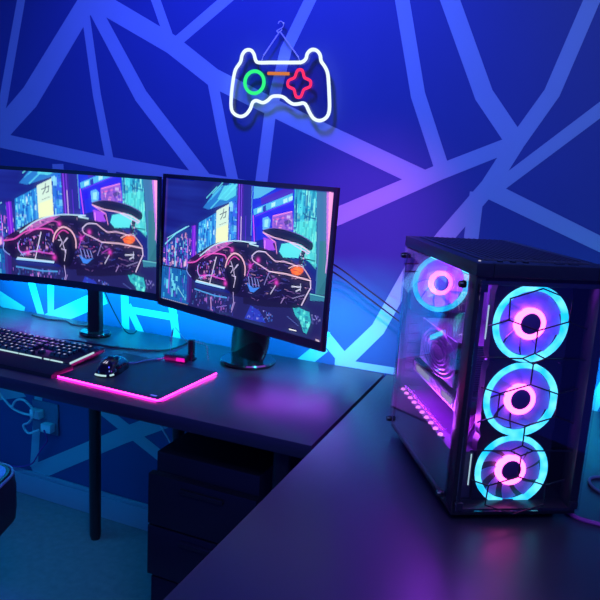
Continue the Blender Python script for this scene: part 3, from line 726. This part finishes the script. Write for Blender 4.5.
# processor cooler: twin finned blocks with a curved face
ck = new()
for k in range(26):
    z = .196 + k * .0034
    prism(ck, [(.030, .14), (.045, .11), (.16, .11), (.16, .33), (.045, .33), (.030, .31)], z, z + .0020, mat=Matrix(((1, 0, 0, 0), (0, 0, 1, 0), (0, 1, 0, 0), (0, 0, 0, 1))))
cl = pcpart('processor_cooler', ck, M['steel'])
bm = new()
for q in range(5):
    r = .018 + q * .009
    tube(bm, [(.0285, .215 + r * math.cos(a) * 1.75, .240 + r * math.sin(a) * .78) for a in [2 * PI * k / 40 for k in range(40)]], .0022, 6, True)
box(bm, .0290, .0315, .125, .325, .198, .284); pcpart('swirl_cover', bm, M['swirl'], cl)
# graphics card
bm = new(); box(bm, .030, .175, .09, .365, .158, .186, .004); 
G_ = pcpart('graphics_card', bm, M['black'])
bm = new()
for k in range(22): box(bm, .0280, .0305, .10 + k * .0118, .105 + k * .0118, .162, .183)
pcpart('fin_stack', bm, M['silver'], G_)
bm = new(); box(bm, .0265, .0285, .12, .17, .168, .178); box(bm, .0265, .0285, .25, .335, .167, .179); pcpart('edge_glints', bm, M['keylight'], G_)  # glints along the card's edge, made as small glowing plates
bm = new(); box(bm, .045, .165, .10, .35, .1855, .1885, .001); pcpart('back_plate', bm, M['inner'], G_)
for k, y in enumerate((.14, .225, .31)):
    bm = new(); ringprism(bm, circ(.038, 28), circ(.034, 28), 0, .004)
    for b in range(9):
        a = b * 2 * PI / 9; prism(bm, [(.008 * math.cos(a), .008 * math.sin(a)), (.034 * math.cos(a + .35), .034 * math.sin(a + .35)), (.034 * math.cos(a + .75), .034 * math.sin(a + .75))], .001, .0022)
    bmesh.ops.transform(bm, matrix=Matrix.Translation((.11, y, .158)) @ Matrix.Rotation(PI / 2, 4, 'X'), verts=bm.verts); pcpart('cooling_fan', bm, M['black'], G_)
# power leads
bm = new()
for k in range(4):
    tube(bm, smooth_path([(.165, .10 + k * .006, .20), (.12, .075 + k * .004, .185), (.06, .065 + k * .006, .16), (.045, .075 + k * .006, .112)], 8), .0028, 6)
pcpart('power_leads', bm, M['magcable'])
# case fans
def case_fan(cx, cy, cz, face=-1, r=.0645):
    k = r / .0645
    fy = lambda v: cy + face * v
    bm = new(); ringprism(bm, squarish(.0658 * k, 48, cx, cz), circ(.0648 * k, 48, cx, cz), fy(.0), fy(-.022)); 
    f = pcpart('case_fan', bm, M['black'])
    for a in (PI / 4, 3 * PI / 4, 5 * PI / 4, 7 * PI / 4):
        pass
    bm = new(); ringprism(bm, circ(.0640 * k, 64, cx, cz), circ(.0545 * k, 64, cx, cz), fy(.002), fy(-.006)); pcpart('outer_light_ring', bm, M['cyan'], f)
    bm = new(); ringprism(bm, circ(.0262 * k, 48, cx - .0012, cz), circ(.0180 * k, 48, cx, cz), fy(.0015), fy(-.006)); pcpart('hub_light_ring', bm, M['pinkled'], f)
    bm = new(); lathe(bm, [(0, .002), (.015 * k, .002), (.0176 * k, .0), (.0178 * k, -.018), (0, -.018)], 32, Matrix.Translation((cx, cy, cz)) @ Matrix.Rotation(PI / 2 * (1 if face < 0 else -1), 4, 'X')); pcpart('hub', bm, M['hub'], f)
    bm = new()
    for b in range(9):
        a0 = b * 2 * PI / 9; rows = []
        for i in range(7):
            t = i / 6; rr = (.0178 + (.0540 - .0178) * t) * k
            row = []
            for j in range(5):
                s = j / 4; a = a0 + .38 * t + s * (.74 - .02 * t)
                y = fy(-.002 - .010 * s); row.append((cx + rr * math.cos(a), y, cz + rr * math.sin(a)))
            rows.append(row)
        V = [[[bm.verts.new((x, y + dy, z)) for x, y, z in row] for row in rows] for dy in (0, .0012)]
        for L in V:
            for i in range(6):
                for j in range(4): q = bm.faces.new((L[i][j], L[i][j + 1], L[i + 1][j + 1], L[i + 1][j])); q.smooth = True
        n7, n5 = 6, 4
        loop = [(0, j) for j in range(5)] + [(i, 4) for i in range(1, 7)] + [(6, j) for j in range(3, -1, -1)] + [(i, 0) for i in range(5, 0, -1)]
        for (p, q), (r_, s_) in zip(loop, loop[1:] + loop[:1]): bm.faces.new((V[0][p][q], V[0][r_][s_], V[1][r_][s_], V[1][p][q]))
    pcpart('blades', bm, M['blade'], f)
    bm = new()
    for a in (PI / 4, 3 * PI / 4, 5 * PI / 4, 7 * PI / 4):
        tube(bm, [(cx + .016 * k * math.cos(a), fy(-.019), cz + .016 * k * math.sin(a)), (cx + .064 * k * math.cos(a), fy(-.019), cz + .064 * k * math.sin(a))], .003, 6)
    pcpart('strut', bm, M['black'], f)
    return f
FX = .113
for z, y in ((.345, .0300), (.2115, .0306), (.0805, .0312)): case_fan(FX + .003, y, z, -1, .0668)
case_fan(cxr - .002, D_ - .030, czr, -1, .0635)
# glass panels
bm = new(); box(bm, -.004, -.0005, .026, D_ - .004, zb + .016, H_ - .028); pcpart('side_glass', bm, M['caseglass'])
for y, z in ((.036, H_ - .045), (.036, .035), (D_ - .014, H_ - .045), (D_ - .014, .035)):
    bm = new(); lathe(bm, [(0, -.001), (.006, -.001), (.0065, .004), (.005, .010), (0, .010)], 16, Matrix.Translation((-.004, y, z)) @ Matrix.Rotation(-PI / 2, 4, 'Y')); pcpart('thumb_screw', bm, M['gloss'])
bm = new(); box(bm, .004, W_ - .004, -.012, -.008, zb + .014, H_ - .030); FG = pcpart('front_glass', bm, M['caseglass'])
for x in (.004, W_ - .018):
    for z in (zb + .014, H_ - .05):
        bm = new(); box(bm, x, x + .014, -.0075, -.001, z, z + .013, .001); pcpart('glass_standoff', bm, M['steel'])
# hexagon line pattern on the front glass
X0, Z0 = .107, .217
seg = []
def both(p, q):
    for sx in (1, -1): seg.append(((X0 + sx * p[0], Z0 + p[1]), (X0 + sx * q[0], Z0 + q[1])))
def four(p, q):
    for sz in (1, -1):
        for sx in (1, -1): seg.append(((X0 + sx * p[0], Z0 + sz * p[1]), (X0 + sx * q[0], Z0 + sz * q[1])))
four((0, .036), (.051, .020)); both((.051, .020), (.051, -.020)); four((.051, .020), (.084, .030))
four((0, .036), (0, .071)); four((0, .071), (.020, .080)); four((.020, .080), (0, .089)); four((.020, .080), (.090, .080))
four((0, .089), (0, .127)); four((0, .127), (.051, .143)); four((.051, .143), (.053, .178)); four((.053, .178), (0, .196)); four((.051, .143), (.084, .132))
bm = new()
for (xa, za), (xb, zb2) in seg:
    d = Vector((xb - xa, 0, zb2 - za)); L = d.length; ang = math.atan2(d.z, d.x)
    box(bm, -.0006, L + .0006, -.0005, .0005, -.0011, .0011, mat=Matrix.Translation((xa, -.0126, za)) @ Matrix.Rotation(-ang, 4, 'Y'))
pcpart('hexagon_lines', bm, M['black'], FG)
# small upright light bars beside the fans
for z in (.345, .082):
    bm = new(); box(bm, .0375, .0395, .0285, .0298, z - .028, z + .030); pcpart('accent_bar', bm, M['barlight'])

cable('power_cable', [(.245, -.33, .7425), (.20, -.47, .743), (.135, -.52, .7425), (.105, -.50, .7425), (.11, -.455, .7425), (.19, -.42, .7425), (.30, -.40, .7425)], .0032, M['bluecable'], 'blue-lit cable curling on the desk behind the computer tower')
cable('purple_cable', [(.045, -.612, .7425), (.075, -.648, .7425), (.115, -.655, .7425), (.20, -.66, .7425), (.34, -.62, .7425)], .004, M['magcable'], 'magenta cable on the side desk at the right edge of the photo')
for k, dz in enumerate((0, .022)):
    cable('display_cable', [(-.62, -.20, 1.06 + dz), (-.609, -.06, 1.030 + dz), (-.50, -.045, .963 + dz), (-.406, -.05, .910 + dz), (-.32, -.11, .875 + dz), (-.245, -.335, .86 + dz * .5)], .0024, M['cable'],
          ['lower of the two dark cables hanging between right monitor and computer tower', 'upper of the two dark cables hanging between right monitor and computer tower'][k], group='cables between monitor and tower')
cable('monitor_cable', [(-1.36, -.155, .93), (-1.345, -.12, .84), (-1.315, -.09, .76), (-1.305, -.06, .7425), (-1.32, -.016, .7425)], .002, M['cable'], 'thin dark cable dropping beside the left monitor stand')
cable('desk_cable', [(-1.75, -.05, .7425), (-1.66, -.065, .7425), (-1.60, -.05, .7425), (-1.54, -.075, .7425), (-1.47, -.055, .7425)], .003, M['cable'], 'dark cable lying along the wall behind the keyboard')

# ------------------------------------------------------------------ neon sign
SG = lambda x, y: wall_at(220 + x / 4.8, 10 + y / 4.8, -0.03)
sx0 = SG(285, 350)
sg = thing('neon_sign', 'white neon game controller outline sign hung on the striped wall', 'neon sign', (sx0[0], -0.03, sx0[2]))
L_ = lambda x, y, dy=0.0: Vector((SG(x, y)[0] - sx0[0], dy, SG(x, y)[2] - sx0[2]))
OUT = [(185, 252), (240, 252), (300, 252), (360, 252), (392, 250), (412, 234), (420, 208), (440, 191), (463, 194), (480, 215), (486, 246), (505, 275), (518, 312), (524, 400), (525, 478), (511, 515), (480, 531), (450, 521), (429, 490), (415, 460), (400, 447), (375, 451), (350, 451), (328, 438), (305, 419), (280, 413), (250, 416), (229, 434), (205, 445), (175, 435), (157, 444), (145, 475), (125, 501), (100, 511), (72, 501), (55, 475), (54, 420), (62, 345), (74, 288), (98, 250), (107, 215), (124, 194), (148, 193), (163, 212), (171, 240)]
op = smooth_path([L_(x, y) for x, y in OUT], 5, True)
bm = new(); tube(bm, op, .0050, 10, True); obj('outline_tube', bm, M['whiteneon'], sg)
gc_ = L_(165, 347); rg = (L_(211, 347) - gc_).length
bm = new(); tube(bm, [gc_ + Vector((rg * math.cos(a), 0, rg * math.sin(a))) for a in [2 * PI * k / 40 for k in range(40)]], .0052, 10, True); obj('green_circle_tube', bm, M['greenneon'], sg)
rc = L_(380, 353); RP = []
for k in range(4):
    a = k * PI / 2 + PI / 2
    for da, rr in ((-.36, .0315 * .92), (-.16, .0345), (.16, .0345), (.36, .0315 * .92), (PI / 4, .0215)): RP.append(rc + Vector((rr * 1.02 * math.cos(a + da), 0, rr * math.sin(a + da) * 1.08)))
bm = new(); tube(bm, smooth_path(RP, 4, True), .0042, 8, True); obj('red_cross_tube', bm, M['redneon'], sg)
bm = new(); tube(bm, [L_(230, 304), L_(332, 306)], .0046, 10); obj('orange_bar_tube', bm, M['orangeneon'], sg)
bm = new(); prism(bm, [(v.x * 1.0, v.z * 1.0) for v in op[::2]], .006, .010); obj('acrylic_backing', bm, M['acrylic'], sg)
bm = new()
for xx, yy in ((182, 258), (372, 258)): tube(bm, [L_(xx, yy, .002), L_(xx + 2, yy + 42, .002)], .0012, 6)
tube(bm, [L_(332, 306, .002), L_(345, 306, .002)], .0012, 6); tube(bm, [L_(218, 303, .002), L_(230, 304, .002)], .0012, 6)
obj('wire_lead', bm, M['cable'], sg)
for end in ((203, 216), (372, 224)):
    bm = new(); p0 = L_(279, 98, .012); p1 = L_(*end, .008); nn = 18
    p2 = L_(end[0] - (12 if end[0] < 285 else -8), end[1] + 36, .008)
    tube(bm, [p0, p1, p2], .0007, 5)
    for k in range(nn):
        c = p0.lerp(p1, (k + .5) / nn); bmesh.ops.create_icosphere(bm, subdivisions=1, radius=.0026, matrix=Matrix.Translation(c))
    obj('bead_chain', bm, M['white'], sg)
bm = new(); tube(bm, smooth_path([L_(272, 62, .010), L_(278, 52, .010), L_(290, 53, .010), L_(297, 64, .012), L_(290, 78, .014), L_(274, 88, .014), L_(265, 96, .012), L_(272, 104, .010), L_(284, 98, .010), L_(291, 90, .010)], 5), .0015, 6)
obj('hanging_hook', bm, M['white'], sg)
nb = L_(285, 54, .03)
bm = new(); lathe(bm, [(0, 0), (.0035, 0), (.0035, .002), (.0012, .003), (.0012, .024), (0, .0245)], 10, Matrix.Translation((sx0[0] + nb.x, -.0005, sx0[2] + nb.z)) @ Matrix.Rotation(PI / 2, 4, 'X'))
tag(obj('wall_nail', bm, M['chrome']), 'small nail in the wall holding the hook of the neon sign', 'nail')

# ------------------------------------------------------------------ under the desk
cb = thing('drawer_cabinet', 'black drawer cabinet standing under the long desk', 'cabinet', (-0.735, -0.33, 0))
bm = new(); box(bm, -.146, .140, -.20, .16, .05, .604, .003); obj('cabinet_body', bm, M['black'], cb)
for k, (z0, z1) in enumerate(((.275, .412), (.417, .553))):
    bm = new(); box(bm, -.155, .145, -.224, -.202, z0, z1, .002); dr = obj('drawer', bm, M['black'], cb)
    bm = new(); box(bm, -.06, .06, -.232, -.2235, z1 - .03, z1 - .018, .002); obj('handle', bm, M['steel'], dr)
bm = new(); box(bm, -.143, .143, -.222, -.202, .058, .270, .002); dr = obj('drawer', bm, M['black'], cb)
bm = new(); box(bm, -.06, .06, -.230, -.2215, .24, .252, .002); obj('handle', bm, M['steel'], dr)
for x, y in ((-.11, -.17), (.11, -.17), (-.11, .13), (.11, .13)):
    bm = new(); lathe(bm, [(0, -.011), (.022, -.011), (.025, -.007), (.025, .007), (.022, .011), (0, .011)], 20, Matrix.Translation((x, y, .025)) @ Matrix.Rotation(PI / 2, 4, 'Y')); tube(bm, [(x, y, .03), (x, y, .052)], .008, 8); obj('castor', bm, M['rubber'], cb)

ol = thing('wall_outlet', 'pale wall outlet plate under the long desk with two plugged-in adapters', 'outlet', (-1.74, -0.001, 0.335))
bm = new(); box(bm, -.062, .062, -.007, 0, -.060, .064, .003); box(bm, -.054, .054, -.0085, -.006, -.052, .056, .001); obj('plate', bm, M['bluecable'], ol)
for x, z in ((-.028, .02), (.024, -.026)):
    bm = new(); box(bm, x - .020, x + .026, -.036, -.0085, z - .018, z + .016, .004); obj('plug_adapter', bm, M['white'], ol)
cable('white_cable', [(-1.995, -.03, .452), (-1.93, -.035, .40), (-1.87, -.04, .362), (-1.81, -.045, .353), (-1.765, -.045, .355)], .0045, M['whitecable'], 'white cable sloping down to the left side of the wall outlet')
cable('looped_cable', [(-1.86, -.05, .37), (-1.83, -.055, .405), (-1.79, -.055, .41), (-1.755, -.05, .375), (-1.77, -.055, .33), (-1.80, -.055, .31), (-1.775, -.055, .285), (-1.735, -.045, .302)], .0045, M['whitecable'], 'pale looped cable bunched in front of the wall outlet')
cable('floor_cable', [(-1.715, -.040, .304), (-1.71, -.03, .26), (-1.745, -.025, .215), (-1.775, -.022, .17), (-1.80, -.022, .14), (-1.86, -.022, .115), (-1.93, -.022, .108), (-2.05, -.022, .112)], .003, M['magcable'], 'thin purple cable dropping from the wall outlet to the baseboard')
cable('dangling_cable', [(-1.045, -.30, .700), (-1.04, -.30, .60), (-1.029, -.30, .563), (-1.001, -.30, .526), (-.985, -.29, .50), (-.98, -.20, .47)], .0028, M['whitecable'], 'short white cable end dangling under the long desk')
cable('coiled_cable', [(-.93, -.035, .50), (-.90, -.04, .43), (-.88, -.04, .41), (-.865, -.045, .44), (-.885, -.045, .47), (-.86, -.05, .46), (-.845, -.05, .42), (-.83, -.04, .45), (-.81, -.03, .70)], .003, M['bluecable'], 'coiled blue-grey cable behind the drawer cabinet under the desk')

# ------------------------------------------------------------------ office chair (only its seat corner shows)
ch = thing('office_chair', 'dark office chair at the bottom left whose rounded seat corner shows', 'chair', (-1.392, -0.905, -0.0), 0.35)
def rrect(hx, hy, r, n=6):
    P = []
    for cx, cy, a0 in ((hx - r, hy - r, 0), (-hx + r, hy - r, 90), (-hx + r, -hy + r, 180), (hx - r, -hy + r, 270)):
        for k in range(n + 1):
            a = math.radians(a0 + 90 * k / n); P.append((cx + r * math.cos(a), cy + r * math.sin(a)))
    return P
bm = new()
lay = []
for sc, z in ((.90, .372), (.99, .387), (1.0, .417), (1.0, .474), (.985, .504), (.95, .517)):
    lay.append([bm.verts.new((x * sc, y * sc, z)) for x, y in rrect(.245, .235, .07)])
for A, B in zip(lay, lay[1:]):
    for k in range(len(A)): f = bm.faces.new((A[k], A[(k + 1) % len(A)], B[(k + 1) % len(B)], B[k])); f.smooth = True
bm.faces.new(lay[0][::-1]); bm.faces.new(lay[-1])
seat = obj('seat', bm, M['leather'], ch)
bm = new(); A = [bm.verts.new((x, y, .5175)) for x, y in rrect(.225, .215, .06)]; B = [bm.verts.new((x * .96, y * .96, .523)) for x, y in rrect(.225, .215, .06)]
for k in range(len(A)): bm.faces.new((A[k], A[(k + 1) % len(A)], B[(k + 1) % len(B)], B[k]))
bm.faces.new(B); obj('seat_lit_top', bm, M['lit_leather'], ch)  # top face of the seat, its blue light carried by the colour
bm = new(); tube(bm, [(x * .975, y * .975, .511) for x, y in rrect(.245, .235, .07)], .004, 6, True); obj('piping', bm, M['bluecable'], seat)
bm = new(); box(bm, -.22, .22, -.27, -.19, .50, 1.10, .03); obj('backrest', bm, M['leather'], ch, True)
bm = new(); lathe(bm, [(0, .08), (.026, .08), (.026, .30), (.016, .30), (.016, .374), (0, .374)], 18); obj('gas_lift', bm, M['steel'], ch)
for k in range(5):
    a = k * 2 * PI / 5; e = Vector((.29 * math.cos(a), .29 * math.sin(a), .065))
    bm = new(); tube(bm, [(.0, 0, .10), e], [.024, .016], 8); lg = obj('base_leg', bm, M['steel'], ch)
    bm = new(); lathe(bm, [(0, -.012), (.022, -.012), (.026, -.008), (.026, .008), (.022, .012), (0, .012)], 16, Matrix.Translation((e.x, e.y, .026)) @ Matrix.Rotation(a, 4, 'Z') @ Matrix.Rotation(PI / 2, 4, 'X')); tube(bm, [(e.x, e.y, .03), (e.x, e.y, .068)], .006, 8); obj('castor', bm, M['rubber'], lg)

# ------------------------------------------------------------------ light
def area(name, loc, target, sx, sy, energy, col, spread=180, parent=None):
    l = bpy.data.lights.new(name, 'AREA'); l.shape = 'RECTANGLE'; l.size = sx; l.size_y = sy; l.energy = energy; l.color = col; l.spread = math.radians(spread)
    o = bpy.data.objects.new(name, l); C.objects.link(o); o.location = loc
    d = Vector(target) - Vector(loc); o.rotation_euler = d.to_track_quat('-Z', 'Y').to_euler()
    return o
def spot(name, loc, target, energy, col, ang, blend=.8, r=.08):
    l = bpy.data.lights.new(name, 'SPOT'); l.energy = energy; l.color = col; l.spot_size = math.radians(ang); l.spot_blend = blend; l.shadow_soft_size = r
    o = bpy.data.objects.new(name, l); C.objects.link(o); o.location = loc
    d = Vector(target) - Vector(loc); o.rotation_euler = d.to_track_quat('-Z', 'Y').to_euler(); return o
# cyan-blue strips on the monitor backs, washing the wall behind the desk
CY = (0.0, 0.62, 1.0)
PU = (.80, .08, .85)
area('monitor_backlight', (-1.52, -.135, .935), (-1.52, .0, .80), .80, .02, 5.6, CY, 150)
area('monitor_backlight', (-.80, -.19, .925), (-.78, .0, .78), .62, .02, 4.2, CY, 150)
area('tower_backlight', (.12, -.10, .80), (.12, 0, .84), .5, .02, 1.2, CY, 160)
spot('blue_ceiling_lamp', (-.90, -.85, 2.4), (-.93, 0, 1.60), 122, (.05, .055, 1.0), 108, 1.0, .12)
area('blue_room_lamp', (.4, -1.9, 2.5), (.25, 0, 1.5), .9, .6, 26, (.26, .36, 1.0))
spot('purple_lamp', (-.25, -1.1, 2.1), (-.58, 0, 1.04), 135, PU, 27, 1.0)
area('purple_monitor_light', (-.68, -.16, .885), (-.665, -.20, .74), .28, .14, .45, (.44, .08, 1.0), 130)
area('purple_monitor_light', (-1.62, -.15, .935), (-1.64, -.20, .74), .2, .03, .9, (.55, .10, 1.0), 120)
spot('purple_overhead_spot', (-.35, -1.2, 2.3), (-.20, -.96, .74), 36, (.40, .08, 1.0), 20, 1.0)  # unseen purple spot overhead, aimed at the side desk
area('under_desk_fill', (-1.72, -.46, .70), (-1.72, -.45, 0), 1.2, .03, 2.3, (.0, .42, 1.0))  # strip added below the desktop to light the floor
area('teal_fill', (-2.7, -1.6, 1.1), (-1.5, -.6, .4), .6, .6, 4, (.0, .30, 1.0))  # unseen teal fill from the left, added for the chair top
def pad_light(lx, ly, tx, ty, sx, sy, e):
    l = bpy.data.lights.new('pad_light', 'AREA'); l.size = sx; l.size_y = sy; l.energy = e; l.color = (1.0, .01, .55); l.shape = 'RECTANGLE'
    o = bpy.data.objects.new('pad_light', l); C.objects.link(o); o.parent = mp; o.location = (lx, ly, .0042)
    o.rotation_euler = (Vector((tx, ty, .0)) - Vector((lx, ly, .0042))).to_track_quat('-Z', 'Y').to_euler()
pad_light(0, -.1366, 0, -.146, .32, .003, .10)
pad_light(.1676, 0, .177, 0, .25, .003, .08)
def inner_light(loc, tgt, sx, sy, e, col):
    l = bpy.data.lights.new('case_light', 'AREA'); l.size = sx; l.size_y = sy; l.energy = e; l.color = col; l.shape = 'RECTANGLE'
    o = bpy.data.objects.new('case_light', l); C.objects.link(o); o.parent = PCX; o.location = loc
    o.rotation_euler = (Vector(tgt) - Vector(loc)).to_track_quat('-Z', 'Y').to_euler()
inner_light((.03, .23, .150), (.06, .23, .112),   .25, .015, .9, (.42, .0, 1.0))
inner_light((.006, .23, .124), (.030, .23, .22), .25, .010, 1.6, (.50, .06, 1.0))
inner_light((.06, .22, .412), (.075, .22, .25), .14, .08, 2.2, (.40, .05, 1.0))
l = bpy.data.lights.new('case_light', 'AREA'); l.size = .15; l.size_y = .2; l.energy = 2.2; l.color = (.38, .03, 1.0); l.shape = 'RECTANGLE'
lo = bpy.data.objects.new('case_light', l); C.objects.link(lo); lo.parent = PCX; lo.location = (.10, .2, .410)

w = bpy.data.worlds.new('dim_blue_room'); S.world = w; w.use_nodes = True
w.node_tree.nodes['Background'].inputs['Color'].default_value = (.012, .016, .38, 1); w.node_tree.nodes['Background'].inputs['Strength'].default_value = 1.0
S.view_settings.view_transform = 'Standard'; S.view_settings.look = 'None'; S.view_settings.exposure = 0.0; S.view_settings.gamma = 1.0
S.view_settings.use_curve_mapping = False
